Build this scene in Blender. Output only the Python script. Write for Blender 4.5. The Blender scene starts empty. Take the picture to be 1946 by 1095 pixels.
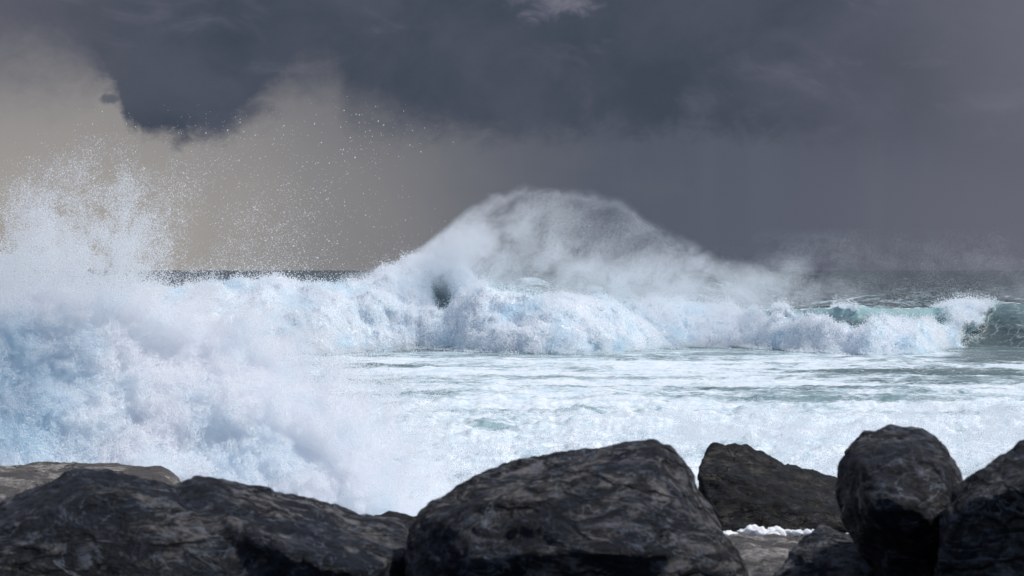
import bpy, bmesh, math
import numpy as np
from mathutils import Vector, Matrix

# ------------------------------------------------------------------ camera
SC = bpy.context.scene
COL = SC.collection
CAM_Z = 6.0            # metres above the sea
K = 1946 * 85 / 36     # photograph pixels per radian (85 mm lens)
HOR = 513.0            # row of the horizon in the photograph

cam_d = bpy.data.cameras.new('camera')
cam = bpy.data.objects.new('camera', cam_d)
COL.objects.link(cam)
cam.location = (0, 0, CAM_Z)
cam.rotation_euler = (math.radians(90) - math.atan((547.5 - HOR) / K), 0, 0)
cam_d.lens = 85; cam_d.sensor_width = 36
cam_d.clip_start = 0.1; cam_d.clip_end = 60000
cam_d.dof.use_dof = True
cam_d.dof.focus_distance = 120
cam_d.dof.aperture_fstop = 6.0
SC.camera = cam

# ------------------------------------------------------------------ exposure, render
SC.render.engine = 'CYCLES'
vs = SC.view_settings
vs.view_transform = 'Standard'; vs.look = 'None'; vs.gamma = 1.0; vs.exposure = 0.0
vs.use_curve_mapping = False
cy = SC.cycles
cy.max_bounces = 24; cy.diffuse_bounces = 20; cy.glossy_bounces = 3
cy.transmission_bounces = 4; cy.transparent_max_bounces = 8
cy.use_denoising = True
cy.caustics_reflective = False; cy.caustics_refractive = False

# ------------------------------------------------------------------ sun
SUN_DIR = Vector((0.57, 0.06, 0.82)).normalized()      # towards the sun
sun_d = bpy.data.lights.new('sun', 'SUN')
sun_d.energy = 3.25; sun_d.angle = math.radians(4); sun_d.color = (1.0, 0.97, 0.93)
sun = bpy.data.objects.new('sun', sun_d)
COL.objects.link(sun)
sun.rotation_euler = SUN_DIR.to_track_quat('Z', 'Y').to_euler()
SUN_EL = math.asin(SUN_DIR.z); SUN_AZ = math.atan2(SUN_DIR.x, SUN_DIR.y)

# ------------------------------------------------------------------ node helper
class NT:
    def __init__(self, tree):
        self.t = tree; self.n = tree.nodes; self.l = tree.links
    def node(self, kind, **kw):
        n = self.n.new(kind)
        for k, v in kw.items(): setattr(n, k, v)
        return n
    def put(self, sock, v):
        if isinstance(v, bpy.types.NodeSocket): self.l.new(v, sock)
        elif isinstance(v, (tuple, list)) and len(v) == 3 and sock.type == 'RGBA': sock.default_value = (*v, 1)
        else: sock.default_value = v
    def m(self, op, a, b=None, c=None, clamp=False):
        n = self.node('ShaderNodeMath', operation=op, use_clamp=clamp)
        self.put(n.inputs[0], a)
        if b is not None: self.put(n.inputs[1], b)
        if c is not None: self.put(n.inputs[2], c)
        return n.outputs[0]
    def step(self, v, a, b, lo=0.0, hi=1.0):
        n = self.node('ShaderNodeMapRange', interpolation_type='SMOOTHSTEP')
        for i, x in enumerate((v, a, b, lo, hi)): self.put(n.inputs[i], x)
        return n.outputs[0]
    def mix(self, f, a, b):
        n = self.node('ShaderNodeMix', data_type='RGBA')
        self.put(n.inputs[0], f); self.put(n.inputs[6], a); self.put(n.inputs[7], b)
        return n.outputs[2]
    def noise(self, vec, scale, detail=4, rough=0.55, dist=0.0):
        n = self.node('ShaderNodeTexNoise')
        self.put(n.inputs['Vector'], vec); n.inputs['Scale'].default_value = scale
        n.inputs['Detail'].default_value = detail; n.inputs['Roughness'].default_value = rough
        n.inputs['Distortion'].default_value = dist
        return n.outputs[0]
    def comb(self, x, y, z):
        n = self.node('ShaderNodeCombineXYZ')
        for i, v in enumerate((x, y, z)): self.put(n.inputs[i], v)
        return n.outputs[0]
    def curve(self, v, pts, x0, x1, y0, y1):
        """v -> piecewise smooth curve through pts (real units)"""
        r = self.node('ShaderNodeMapRange'); r.clamp = True
        for i, x in enumerate((v, x0, x1, 0.0, 1.0)): self.put(r.inputs[i], x)
        n = self.node('ShaderNodeFloatCurve')
        c = n.mapping.curves[0]
        q = [((a - x0) / (x1 - x0), (b - y0) / (y1 - y0)) for a, b in pts]
        c.points[0].location = q[0]; c.points[1].location = q[-1]
        for p in q[1:-1]: c.points.new(*p)
        n.mapping.update()
        self.l.new(r.outputs[0], n.inputs[1])
        return self.m('MULTIPLY_ADD', n.outputs[0], y1 - y0, y0)

# ------------------------------------------------------------------ world: storm front over the sea, open sky overhead
def srgb(r, g, b):
    f = lambda c: c / 12.92 if c <= 0.04045 else ((c + 0.055) / 1.055) ** 2.4
    return tuple(f(x / 255.0) for x in (r, g, b))

world = bpy.data.worlds.new('World'); SC.world = world; world.use_nodes = True
w = NT(world.node_tree); w.n.clear()
co = w.node('ShaderNodeTexCoord').outputs['Generated']
sep = w.node('ShaderNodeSeparateXYZ'); w.l.new(co, sep.inputs[0])
az = w.m('ARCTAN2', sep.outputs[0], sep.outputs[1])            # 0 straight out to sea
el = w.m('ARCSINE', sep.outputs[2])
SX = w.m('MULTIPLY_ADD', az, 1000.0, 0.0)                      # milliradians
SY = w.m('MULTIPLY_ADD', el, 1000.0, 0.0)
sv = w.comb(w.m('MULTIPLY', SX, 0.01), w.m('MULTIPLY', SY, 0.0125), 0.0)
X = lambda px: (px - 973) / K * 1000
Y = lambda py: (HOR - py) / K * 1000
nb = w.noise(sv, 1.7, 7, 0.58, 0.3)                            # big clumps
nf = w.noise(sv, 6.5, 10, 0.62, 0.6)                             # ragged edges
nbc = w.m('SUBTRACT', nb, 0.5); nfc = w.m('SUBTRACT', nf, 0.5)
# cloud base height along the horizon
base = w.curve(SX, [(X(-900), Y(160)), (X(-200), Y(165)), (X(100), Y(160)), (X(205), Y(165)), (X(238), Y(225)), (X(262), Y(268)), (X(300), Y(276)), (X(345), Y(270)), (X(382), Y(258)), (X(412), Y(272)), (X(445), Y(256)), (X(490), Y(225)), (X(540), Y(192)),
                    (X(620), Y(175)), (X(660), Y(225)), (X(760), Y(250)), (X(900), Y(262)), (X(1300), Y(262)), (X(1700), Y(275)), (X(2300), Y(300)), (X(3300), Y(290))],
               X(-900), X(3300), Y(320), Y(20))
hgt = w.m('SUBTRACT', SY, base)
hgt = w.m('MULTIPLY_ADD', nfc, 20.0, hgt)
hgt = w.m('MULTIPLY_ADD', nbc, 16.0, hgt)
soft = w.curve(SX, [(X(-900), 39), (X(80), 39), (X(200), 16), (X(250), 10), (X(330), 9), (X(450), 14), (X(560), 26), (X(680), 30), (X(800), 18), (X(1000), 13), (X(1300), 11), (X(1600), 18), (X(2300), 30), (X(3300), 30)], X(-900), X(3300), 0, 40)
nx = w.noise(sv, 19.0, 8, 0.66, 0.8)
hgt = w.m('MULTIPLY_ADD', w.m('SUBTRACT', nx, 0.5), 10.0, hgt)
deck = w.m('DIVIDE', hgt, soft)
deck = w.step(deck, -0.5, 0.75)
# air under the deck: warm light squall at the left, cold rain to the right
warm = w.curve(SX, [(X(-900), .75), (X(-100), .95), (X(100), 1.0), (X(250), .97), (X(420), .84), (X(540), .68), (X(640), .54), (X(760), .42), (X(900), .24), (X(1050), .08), (X(1250), 0.0), (X(3300), 0.0)], X(-900), X(3300), 0, 1)
warm = w.m('MULTIPLY_ADD', nbc, 0.22, warm)
rain_c = w.mix(w.curve(SX, [(X(900), 0.), (X(1300), .15), (X(1700), .55), (X(2000), .9), (X(3300), 1.)], X(900), X(3300), 0, 1), srgb(83, 90, 104), srgb(104, 104, 117))
low_c = w.mix(warm, rain_c, srgb(161, 157, 153))
low_c = w.mix(w.step(SY, 20, 90), low_c, w.mix(w.m('MULTIPLY', warm, 0.68), srgb(82, 87, 101), srgb(154, 150, 148)))
streak = w.noise(w.comb(w.m('MULTIPLY', SX, 0.045), w.m('MULTIPLY', SY, 0.006), 3.0), 1.0, 3, 0.5)   # rain shafts
low_c = w.mix(w.m('MULTIPLY_ADD', w.m('SUBTRACT', streak, 0.5), 0.35, 0.0, True), low_c, srgb(120, 122, 132))
# the deck itself
wisp = w.step(w.noise(w.comb(w.m('MULTIPLY', SX, 0.016), w.m('MULTIPLY', SY, 0.03), 7.3), 1.3, 8, 0.6, 0.6), 0.52, 0.82)
deck_c = w.mix(w.step(nb, 0.3, 0.72), srgb(63, 71, 85), srgb(79, 84, 98))
deck_c = w.mix(w.m('MULTIPLY', wisp, 0.5), deck_c, srgb(112, 112, 128))
right = w.step(SX, X(1350), X(2250))
deck_c = w.mix(w.m('MULTIPLY', right, 0.8), deck_c, srgb(116, 115, 128))
leftl = w.step(SX, X(380), X(-150))
deck_c = w.mix(w.m('MULTIPLY', leftl, 0.55), deck_c, srgb(112, 110, 120))
# one paler torn tuft high over the middle
dx = w.m('DIVIDE', w.m('SUBTRACT', SX, X(1050)), 22.0); dy = w.m('DIVIDE', w.m('SUBTRACT', SY, Y(8)), 8.0)
tuft = w.m('SUBTRACT', 1.0, w.m('SQRT', w.m('ADD', w.m('MULTIPLY', dx, dx), w.m('MULTIPLY', dy, dy))))
tuft = w.step(w.m('MULTIPLY_ADD', nfc, 3.2, tuft), 0.0, 1.3)
deck_c = w.mix(w.m('MULTIPLY', tuft, 0.75), deck_c, srgb(128, 127, 142))
# a dark scrap torn off the cloud's lower end
ex = w.m('DIVIDE', w.m('SUBTRACT', SX, X(222)), 6.5); ey = w.m('DIVIDE', w.m('SUBTRACT', SY, Y(193)), 2.6)
scrap = w.m('SUBTRACT', 1.0, w.m('SQRT', w.m('ADD', w.m('MULTIPLY', ex, ex), w.m('MULTIPLY', ey, ey))))
scrap = w.step(w.m('MULTIPLY_ADD', nfc, 2.4, scrap), -0.1, 0.7)
deck = w.m('MAXIMUM', deck, w.m('MULTIPLY', scrap, 0.8))
storm = w.mix(deck, low_c, deck_c)
# higher up the front thins out into bright broken overcast and blue sky
high = w.step(SY, 260, 900)
storm = w.mix(high, storm, (0.35, 0.40, 0.51))
hv = w.comb(sep.outputs[0], sep.outputs[1], sep.outputs[2])
gap = w.m('MULTIPLY', w.step(SY, 380, 950), w.step(w.noise(hv, 2.2, 5, 0.6), 0.40, 0.62))
behind = w.step(sep.outputs[1], 0.35, -0.45)
gap = w.m('MAXIMUM', gap, w.m('MULTIPLY', behind, w.step(w.noise(hv, 2.0, 5, 0.6), 0.38, 0.60)))
sky = w.node('ShaderNodeTexSky', sky_type='NISHITA')
sky.sun_disc = False; sky.sun_elevation = SUN_EL; sky.sun_rotation = SUN_AZ; sky.air_density = 1.0; sky.dust_density = 0.6; sky.ozone_density = 1.5
b1 = w.node('ShaderNodeBackground'); w.l.new(storm, b1.inputs[0]); b1.inputs[1].default_value = 1.0
b2 = w.node('ShaderNodeBackground'); w.l.new(sky.outputs[0], b2.inputs[0]); b2.inputs[1].default_value = 0.11
ms = w.node('ShaderNodeMixShader'); w.l.new(gap, ms.inputs[0]); w.l.new(b1.outputs[0], ms.inputs[1]); w.l.new(b2.outputs[0], ms.inputs[2])
wo = w.node('ShaderNodeOutputWorld'); w.l.new(ms.outputs[0], wo.inputs[0])

# ------------------------------------------------------------------ numpy helpers
RNG = np.random.default_rng(7)
_perm = RNG.permutation(256).astype(np.int32); _perm = np.concatenate([_perm, _perm, _perm])
_g = RNG.normal(size=(256, 3)).astype(np.float32); _g /= np.linalg.norm(_g, axis=1, keepdims=True)

def perlin(p):
    p = np.asarray(p, np.float32)
    i = np.floor(p); f = p - i; i = i.astype(np.int32) & 255
    u = f * f * f * (f * (f * 6 - 15) + 10)
    out = 0
    for a in (0, 1):
        ha = _perm[(i[:, 0] + a) & 255]; wa = u[:, 0] if a else 1 - u[:, 0]
        for b in (0, 1):
            hb = _perm[(ha + i[:, 1] + b) & 255]; wb = wa * (u[:, 1] if b else 1 - u[:, 1])
            for c in (0, 1):
                g = _g[_perm[(hb + i[:, 2] + c) & 255]]
                d = g[:, 0] * (f[:, 0] - a) + g[:, 1] * (f[:, 1] - b) + g[:, 2] * (f[:, 2] - c)
                out = out + d * wb * (u[:, 2] if c else 1 - u[:, 2])
    return out * 1.6                                             # roughly -1..1

def fbm(p, octv=4, gain=0.5, lac=2.03):
    a, s, out = 1.0, 1.0, 0
    for k in range(octv):
        out = out + a * perlin(p * s + 17.3 * k); a *= gain; s *= lac
    return out

def billow(p, octv=4, gain=0.5, lac=2.1):                        # round puffs with creased valleys, 0..~1.4
    a, s, out = 1.0, 1.0, 0
    for k in range(octv):
        out = out + a * np.abs(perlin(p * s + 31.7 * k)); a *= gain; s *= lac
    return out

_wj = RNG.random((256, 3)).astype(np.float32)
def puffs(p):                                                    # packed round puffs: 1 on a puff's top, 0 in the creases
    p = np.asarray(p, np.float32); i = np.floor(p); f = p - i; i = i.astype(np.int32) & 255
    best = np.full(len(p), 9.0, np.float32)
    for a in (-1, 0, 1):
        ha = _perm[(i[:, 0] + a) & 255]
        for b in (-1, 0, 1):
            hb = _perm[(ha + i[:, 1] + b) & 255]
            for c in (-1, 0, 1):
                j = _wj[_perm[(hb + i[:, 2] + c) & 255]]
                d = (j[:, 0] + a - f[:, 0]) ** 2 + (j[:, 1] + b - f[:, 1]) ** 2 + (j[:, 2] + c - f[:, 2]) ** 2
                np.minimum(best, d, out=best)
    return 1 - np.clip(best, 0, 1)

def ss(v, a, b):
    t = np.clip((v - a) / (b - a), 0, 1); return t * t * (3 - 2 * t)
def lin(x, pts):
    return np.interp(x, [p[0] for p in pts], [p[1] for p in pts])
def P(px, py, d):                                                # world point on the photograph's ray at distance d
    return np.stack([(px - 973) / K * d, d + 0 * px, CAM_Z - (py - HOR) / K * d], -1)

def tag(o, label=None, cat=None, group=None, kind=None):
    for k, v in (('label', label), ('category', cat), ('group', group), ('kind', kind)):
        if v: o[k] = v
    return o

def empty(name, loc, label, cat, kind=None):
    o = bpy.data.objects.new(name, None); o.location = loc; COL.objects.link(o)
    return tag(o, label, cat, kind=kind)

def link(name, me, mat, parent=None):
    o = bpy.data.objects.new(name, me); COL.objects.link(o)
    if mat: me.materials.append(mat)
    if parent is not None:
        o.parent = parent; o.matrix_parent_inverse = Matrix.Translation(parent.location).inverted()
    return o

def grid_mesh(name, V, nr, nc, attrs=None):
    me = bpy.data.meshes.new(name)
    me.vertices.add(nr * nc); me.vertices.foreach_set('co', V.astype(np.float32).ravel())
    r, c = np.meshgrid(np.arange(nr - 1), np.arange(nc - 1), indexing='ij')
    a = (r * nc + c).ravel()
    q = np.stack([a, a + 1, a + nc + 1, a + nc], -1).astype(np.int32)
    me.loops.add(q.size); me.loops.foreach_set('vertex_index', q.ravel())
    me.polygons.add(len(q)); me.polygons.foreach_set('loop_start', np.arange(len(q), dtype=np.int32) * 4)
    me.update(calc_edges=True)
    me.polygons.foreach_set('use_smooth', np.ones(len(q), bool))
    for k, v in (attrs or {}).items():
        at = me.attributes.new(k, 'FLOAT', 'POINT'); at.data.foreach_set('value', v.astype(np.float32))
    return me

# ------------------------------------------------------------------ materials
def material(name):
    m = bpy.data.materials.new(name); m.use_nodes = True; m.node_tree.nodes.clear()
    return m, NT(m.node_tree)

def droplet_mat(name, white, tint, trans=0.35):
    m, t = material(name)
    at = t.node('ShaderNodeAttribute', attribute_name='tint').outputs['Fac']
    c = t.mix(at, white, tint)
    d = t.node('ShaderNodeBsdfDiffuse'); t.put(d.inputs[0], c)
    tr = t.node('ShaderNodeBsdfTranslucent'); t.put(tr.inputs[0], c)
    mx = t.node('ShaderNodeMixShader'); mx.inputs[0].default_value = trans
    t.l.new(d.outputs[0], mx.inputs[1]); t.l.new(tr.outputs[0], mx.inputs[2])
    o = t.node('ShaderNodeOutputMaterial'); t.l.new(mx.outputs[0], o.inputs[0])
    return m
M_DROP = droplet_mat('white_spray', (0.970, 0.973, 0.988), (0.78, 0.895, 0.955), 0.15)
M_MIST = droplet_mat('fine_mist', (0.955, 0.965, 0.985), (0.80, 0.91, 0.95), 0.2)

def sea_mat(name, scale_attr=True):
    m, t = material(name)
    pos = t.node('ShaderNodeNewGeometry').outputs['Position']
    foam = t.node('ShaderNodeAttribute', attribute_name='foam').outputs['Fac']
    deep = t.node('ShaderNodeAttribute', attribute_name='deep').outputs['Fac']
    lip = t.node('ShaderNodeAttribute', attribute_name='lip').outputs['Fac']
    lace = t.node('ShaderNodeAttribute', attribute_name='lace').outputs['Fac']
    n1 = t.noise(pos, 0.30, 9, 0.68, 1.2); n2 = t.noise(pos, 3.0, 7, 0.68, 0.6)
    v = t.m('MULTIPLY_ADD', t.m('SUBTRACT', n1, 0.5), 2.1, foam)
    v = t.m('MULTIPLY_ADD', t.m('SUBTRACT', n2, 0.5), 1.2, v)
    # thin torn foam threads
    vo = t.node('ShaderNodeTexVoronoi', feature='DISTANCE_TO_EDGE'); vo.inputs['Scale'].default_value = 0.55
    wv = t.node('ShaderNodeVectorMath', operation='ADD'); t.l.new(pos, wv.inputs[0])
    nz = t.node('ShaderNodeTexNoise'); t.l.new(pos, nz.inputs['Vector']); nz.inputs['Scale'].default_value = 0.7; nz.inputs['Detail'].default_value = 4
    sc = t.node('ShaderNodeVectorMath', operation='SCALE'); t.l.new(nz.outputs[1], sc.inputs[0]); sc.inputs['Scale'].default_value = 2.2
    t.l.new(sc.outputs[0], wv.inputs[1]); t.l.new(wv.outputs[0], vo.inputs['Vector'])
    thread = t.m('MULTIPLY', t.step(vo.outputs['Distance'], 0.07, 0.008), lace)
    thread = t.m('MULTIPLY', t.m('MULTIPLY', thread, t.step(n1, 0.40, 0.62)), t.step(n2, 0.30, 0.62))
    mask = t.m('MAXIMUM', t.m('MULTIPLY', t.step(v, 0.30, 0.80), 0.96), thread)
    water = t.mix(deep, (0.15, 0.213, 0.22), (0.046, 0.056, 0.057))
    water = t.mix(lip, water, (0.31, 0.49, 0.505))  # brighter colour stands in for light through the thin lip; also aerated surf
    aer = t.mix(t.step(v, 0.0, 0.55), water, (0.46, 0.60, 0.64))          # aerated water next to foam
    fcol = t.mix(t.step(n2, 0.3, 0.7), (0.74, 0.82, 0.88), (0.88, 0.905, 0.94))
    thin = t.step(t.noise(pos, 0.55, 8, 0.68, 1.0), 0.45, 0.64)             # thin bluish foam between the thick clots
    fcol = t.mix(t.m('MULTIPLY', thin, 0.8), fcol, (0.58, 0.73, 0.82))
    pw = t.node('ShaderNodeBsdfPrincipled'); t.put(pw.inputs['Base Color'], aer)
    pw.inputs['Roughness'].default_value = 0.22; pw.inputs['IOR'].default_value = 1.33
    bp = t.node('ShaderNodeBump'); bp.inputs['Strength'].default_value = 0.6; bp.inputs['Distance'].default_value = 0.25
    t.put(bp.inputs['Height'], t.noise(pos, 1.6, 6, 0.6)); t.l.new(bp.outputs[0], pw.inputs['Normal'])
    df = t.node('ShaderNodeBsdfDiffuse'); t.put(df.inputs[0], fcol)
    b2 = t.node('ShaderNodeBump'); b2.inputs['Strength'].default_value = 0.7; b2.inputs['Distance'].default_value = 0.12
    t.put(b2.inputs['Height'], n2); t.l.new(b2.outputs[0], df.inputs['Normal'])
    mx = t.node('ShaderNodeMixShader'); t.l.new(mask, mx.inputs[0]); t.l.new(pw.outputs[0], mx.inputs[1]); t.l.new(df.outputs[0], mx.inputs[2])
    o = t.node('ShaderNodeOutputMaterial'); t.l.new(mx.outputs[0], o.inputs[0])
    return m
M_SEA = sea_mat('sea_water')

def rock_mat(name, dark, mid, light, vein=0.5, wet=0.45, scale=1.0, tilt=0.5):
    m, t = material(name)
    pos = t.node('ShaderNodeNewGeometry').outputs['Position']
    mp = t.node('ShaderNodeMapping'); t.l.new(pos, mp.inputs['Vector'])
    mp.inputs['Rotation'].default_value = (0.35, tilt, 0.3); mp.inputs['Scale'].default_value = (1.0, 1.0, 2.6)
    lay = mp.outputs[0]                                                # bedding runs at a slant
    n1 = t.noise(pos, 1.3 * scale, 9, 0.66, 0.9); n2 = t.noise(lay, 5.0 * scale, 8, 0.64, 0.7); n3 = t.noise(pos, 36 * scale, 6, 0.72)
    v = t.m('MULTIPLY_ADD', t.m('SUBTRACT', n2, 0.5), 0.35, n1)
    brown = t.mix(t.step(t.m('MULTIPLY_ADD', t.m('SUBTRACT', n3, 0.5), 0.35, n2), 0.40, 0.66), mid, light)
    blot = t.noise(pos, 5.0 * scale, 9, 0.75, 0.8)
    navy = t.mix(t.step(blot, 0.46, 0.68), dark, tuple(0.4 * a_ + 0.6 * b_ for a_, b_ in zip(dark, (0.034, 0.046, 0.068))))
    c = t.mix(t.step(v, 0.46, 0.62), navy, brown)
    c = t.mix(t.m('MULTIPLY', t.step(n3, 0.52, 0.30), 0.6), c, tuple(x * 0.5 for x in dark))
    # pale mineral veins and salt stains
    vr = t.m('ABSOLUTE', t.m('SUBTRACT', t.noise(pos, 2.3 * scale, 7, 0.65, 1.6), 0.5))
    vm = t.m('MULTIPLY', t.step(vr, 0.03, 0.0), t.step(n2, 0.42, 0.62))
    c = t.mix(t.m('MULTIPLY', vm, vein), c, (0.12, 0.14, 0.18))
    vr2 = t.m('ABSOLUTE', t.m('SUBTRACT', t.noise(lay, 1.1 * scale, 5, 0.6, 2.2), 0.5))
    c = t.mix(t.m('MULTIPLY', t.m('MULTIPLY', t.step(vr2, 0.014, 0.0), t.step(n1, 0.4, 0.55)), vein), c, (0.18, 0.20, 0.235))
    sp = t.m('MULTIPLY', t.step(t.noise(pos, 9.0 * scale, 6, 0.75, 0.6), 0.60, 0.74), vein * 0.6)
    c = t.mix(sp, c, (0.06, 0.075, 0.105))
    # open cracks
    cw = t.node('ShaderNodeTexNoise'); t.l.new(pos, cw.inputs['Vector']); cw.inputs['Scale'].default_value = 2.2 * scale; cw.inputs['Detail'].default_value = 5
    cs_ = t.node('ShaderNodeVectorMath', operation='SCALE'); t.l.new(cw.outputs[1], cs_.inputs[0]); cs_.inputs['Scale'].default_value = 0.9 / scale
    ca = t.node('ShaderNodeVectorMath', operation='ADD'); t.l.new(lay, ca.inputs[0]); t.l.new(cs_.outputs[0], ca.inputs[1])
    cv = t.node('ShaderNodeTexVoronoi', feature='DISTANCE_TO_EDGE'); t.l.new(ca.outputs[0], cv.inputs['Vector']); cv.inputs['Scale'].default_value = 1.25 * scale
    crack = t.m('MULTIPLY', t.step(cv.outputs['Distance'], 0.05, 0.004), t.m('MULTIPLY', t.step(n1, 0.44, 0.60), 0.85))
    c = t.mix(crack, c, tuple(x * 0.4 for x in dark))
    p = t.node('ShaderNodeBsdfPrincipled'); t.put(p.inputs['Base Color'], c)
    p.inputs['Specular IOR Level'].default_value = 0.22
    t.put(p.inputs['Roughness'], t.step(n1, 0.3, 0.7, wet, 0.85))
    h = t.m('SUBTRACT', t.m('ADD', t.m('MULTIPLY', n2, 1.0), t.m('MULTIPLY', n3, 0.35)), t.m('MULTIPLY', crack, 0.6))
    bp = t.node('ShaderNodeBump'); bp.inputs['Strength'].default_value = 1.0; bp.inputs['Distance'].default_value = 0.075 / scale
    t.put(bp.inputs['Height'], h); t.l.new(bp.outputs[0], p.inputs['Normal'])
    o = t.node('ShaderNodeOutputMaterial'); t.l.new(p.outputs[0], o.inputs[0])
    return m
M_ROCK = rock_mat('dark_basalt', (0.0034, 0.0050, 0.0098), (0.011, 0.0105, 0.012), (0.175, 0.160, 0.154), 0.8, 0.3)
M_ROCK_BLUE = rock_mat('blue_black_basalt', (0.0030, 0.0042, 0.0080), (0.007, 0.008, 0.011), (0.080, 0.075, 0.075), 0.8, 0.3)
M_ROCK_BROWN = rock_mat('brown_basalt', (0.005, 0.0046, 0.0045), (0.017, 0.0155, 0.014), (0.085, 0.075, 0.065), 0.1, 0.55, 1.5)
M_LEDGE = rock_mat('pale_ledge_rock', (0.10, 0.09, 0.084), (0.22, 0.20, 0.185), (0.40, 0.37, 0.345), 0.15, 0.4)

# ------------------------------------------------------------------ point clouds (spray, mist, foam flecks)
def point_group(mat):
    g = bpy.data.node_groups.new('droplets_' + mat.name, 'GeometryNodeTree')
    g.interface.new_socket('Geometry', in_out='INPUT', socket_type='NodeSocketGeometry')
    g.interface.new_socket('Geometry', in_out='OUTPUT', socket_type='NodeSocketGeometry')
    i = g.nodes.new('NodeGroupInput'); o = g.nodes.new('NodeGroupOutput')
    a = g.nodes.new('GeometryNodeInputNamedAttribute'); a.data_type = 'FLOAT'; a.inputs[0].default_value = 'rad'
    p = g.nodes.new('GeometryNodeMeshToPoints'); s = g.nodes.new('GeometryNodeSetMaterial'); s.inputs['Material'].default_value = mat
    g.links.new(i.outputs[0], p.inputs['Mesh']); g.links.new(a.outputs[0], p.inputs['Radius'])
    g.links.new(p.outputs[0], s.inputs[0]); g.links.new(s.outputs[0], o.inputs[0])
    return g
PG = {}
def points(name, V, R, tint, mat, parent=None):
    me = bpy.data.meshes.new(name)
    me.vertices.add(len(V)); me.vertices.foreach_set('co', np.ascontiguousarray(V, np.float32).ravel())
    for k, v in (('rad', R), ('tint', tint)):
        at = me.attributes.new(k, 'FLOAT', 'POINT'); at.data.foreach_set('value', np.ascontiguousarray(np.broadcast_to(v, len(V)), np.float32))
    o = link(name, me, mat, parent)
    if mat.name not in PG: PG[mat.name] = point_group(mat)
    md = o.modifiers.new('droplets', 'NODES'); md.node_group = PG[mat.name]
    o['kind'] = 'stuff'
    print('points', name, len(V))
    return o

def table(px, py, cols, rows, T):
    """bilinear look-up of a coarse density table"""
    T = np.asarray(T, np.float32)
    cx = np.interp(px, cols, np.arange(len(cols))); ry = np.interp(py, rows, np.arange(len(rows)))
    c0 = np.clip(cx.astype(int), 0, len(cols) - 2); r0 = np.clip(ry.astype(int), 0, len(rows) - 2)
    fc = cx - c0; fr = ry - r0
    return (T[r0, c0] * (1 - fc) + T[r0, c0 + 1] * fc) * (1 - fr) + (T[r0 + 1, c0] * (1 - fc) + T[r0 + 1, c0 + 1] * fc) * fr
PX2 = (1946 / 1024.0) ** 2
class Field:
    """a smooth field worked out on a 2-pixel lattice and read back at points"""
    def __init__(self, x0, x1, y0, y1, fn, step=2.0):
        self.x = np.arange(x0, x1 + step, step); self.y = np.arange(y0, y1 + step, step); self.s = step
        gx, gy = np.meshgrid(self.x, self.y)
        self.v = np.asarray(fn(gx.ravel(), gy.ravel()), np.float32).reshape(gx.shape)
    def __call__(self, px, py):
        a = (px - self.x[0]) / self.s; b = (py - self.y[0]) / self.s
        i = np.clip(a.astype(int), 0, len(self.x) - 2); j = np.clip(b.astype(int), 0, len(self.y) - 2)
        a = np.clip(a - i, 0, 1); b = np.clip(b - j, 0, 1); v = self.v
        return (v[j, i] * (1 - a) + v[j, i + 1] * a) * (1 - b) + (v[j + 1, i] * (1 - a) + v[j + 1, i + 1] * a) * b
def sample_area(x0, x1, y0, y1, cover, rad, dist):
    """points whose number gives the optical depth cover(px, py)"""
    pix = dist / (K * 1024 / 1946)
    per = (pix * pix) / (math.pi * rad * rad) / PX2                # points per photograph pixel for depth 1
    F_ = Field(x0, x1, y0, y1, cover)
    n = RNG.poisson(F_.v * per * 4.0).ravel()
    gx, gy = np.meshgrid(F_.x, F_.y)
    px = np.repeat(gx.ravel(), n) + RNG.uniform(-1, 1, n.sum()); py = np.repeat(gy.ravel(), n) + RNG.uniform(-1, 1, n.sum())
    return px, py

# ------------------------------------------------------------------ the main breaking wave as a surface
BASE_LINE = [(-700, 690), (0, 680), (400, 676), (560, 673), (640, 671), (720, 668), (800, 664), (850, 666), (920, 670), (1000, 673), (1100, 673), (1170, 670), (1230, 664), (1300, 660),
             (1400, 660), (1480, 666), (1560, 672), (1640, 675), (1720, 672), (1780, 662), (1850, 660), (1946, 662), (2400, 668)]
CREST = [(-700, 572), (0, 568), (200, 566), (300, 562), (420, 552), (480, 543), (540, 547), (600, 556), (650, 557), (700, 541), (740, 520), (780, 504), (820, 508), (860, 522), (900, 536),
         (960, 548), (1050, 562), (1120, 570), (1200, 575), (1260, 571), (1330, 579), (1400, 589), (1470, 589), (1540, 588), (1600, 586), (1650, 580), (1700, 587), (1780, 586), (1850, 578), (1946, 575), (2100, 590), (2400, 612)]
def wave_frame(px):
    df = CAM_Z * K / (lin(px, BASE_LINE) + 1.5 * fbm(np.stack([px / 170, 0 * px, 0 * px], -1), 2) - HOR)                    # distance of the wave's foot
    W = lin(px, [(-700, 10), (700, 11), (820, 12), (1100, 11), (1780, 10), (2400, 11)])
    dc = df + W
    zc = CAM_Z - (lin(px, CREST) - HOR) / K * dc
    return df, W, dc, zc
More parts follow.
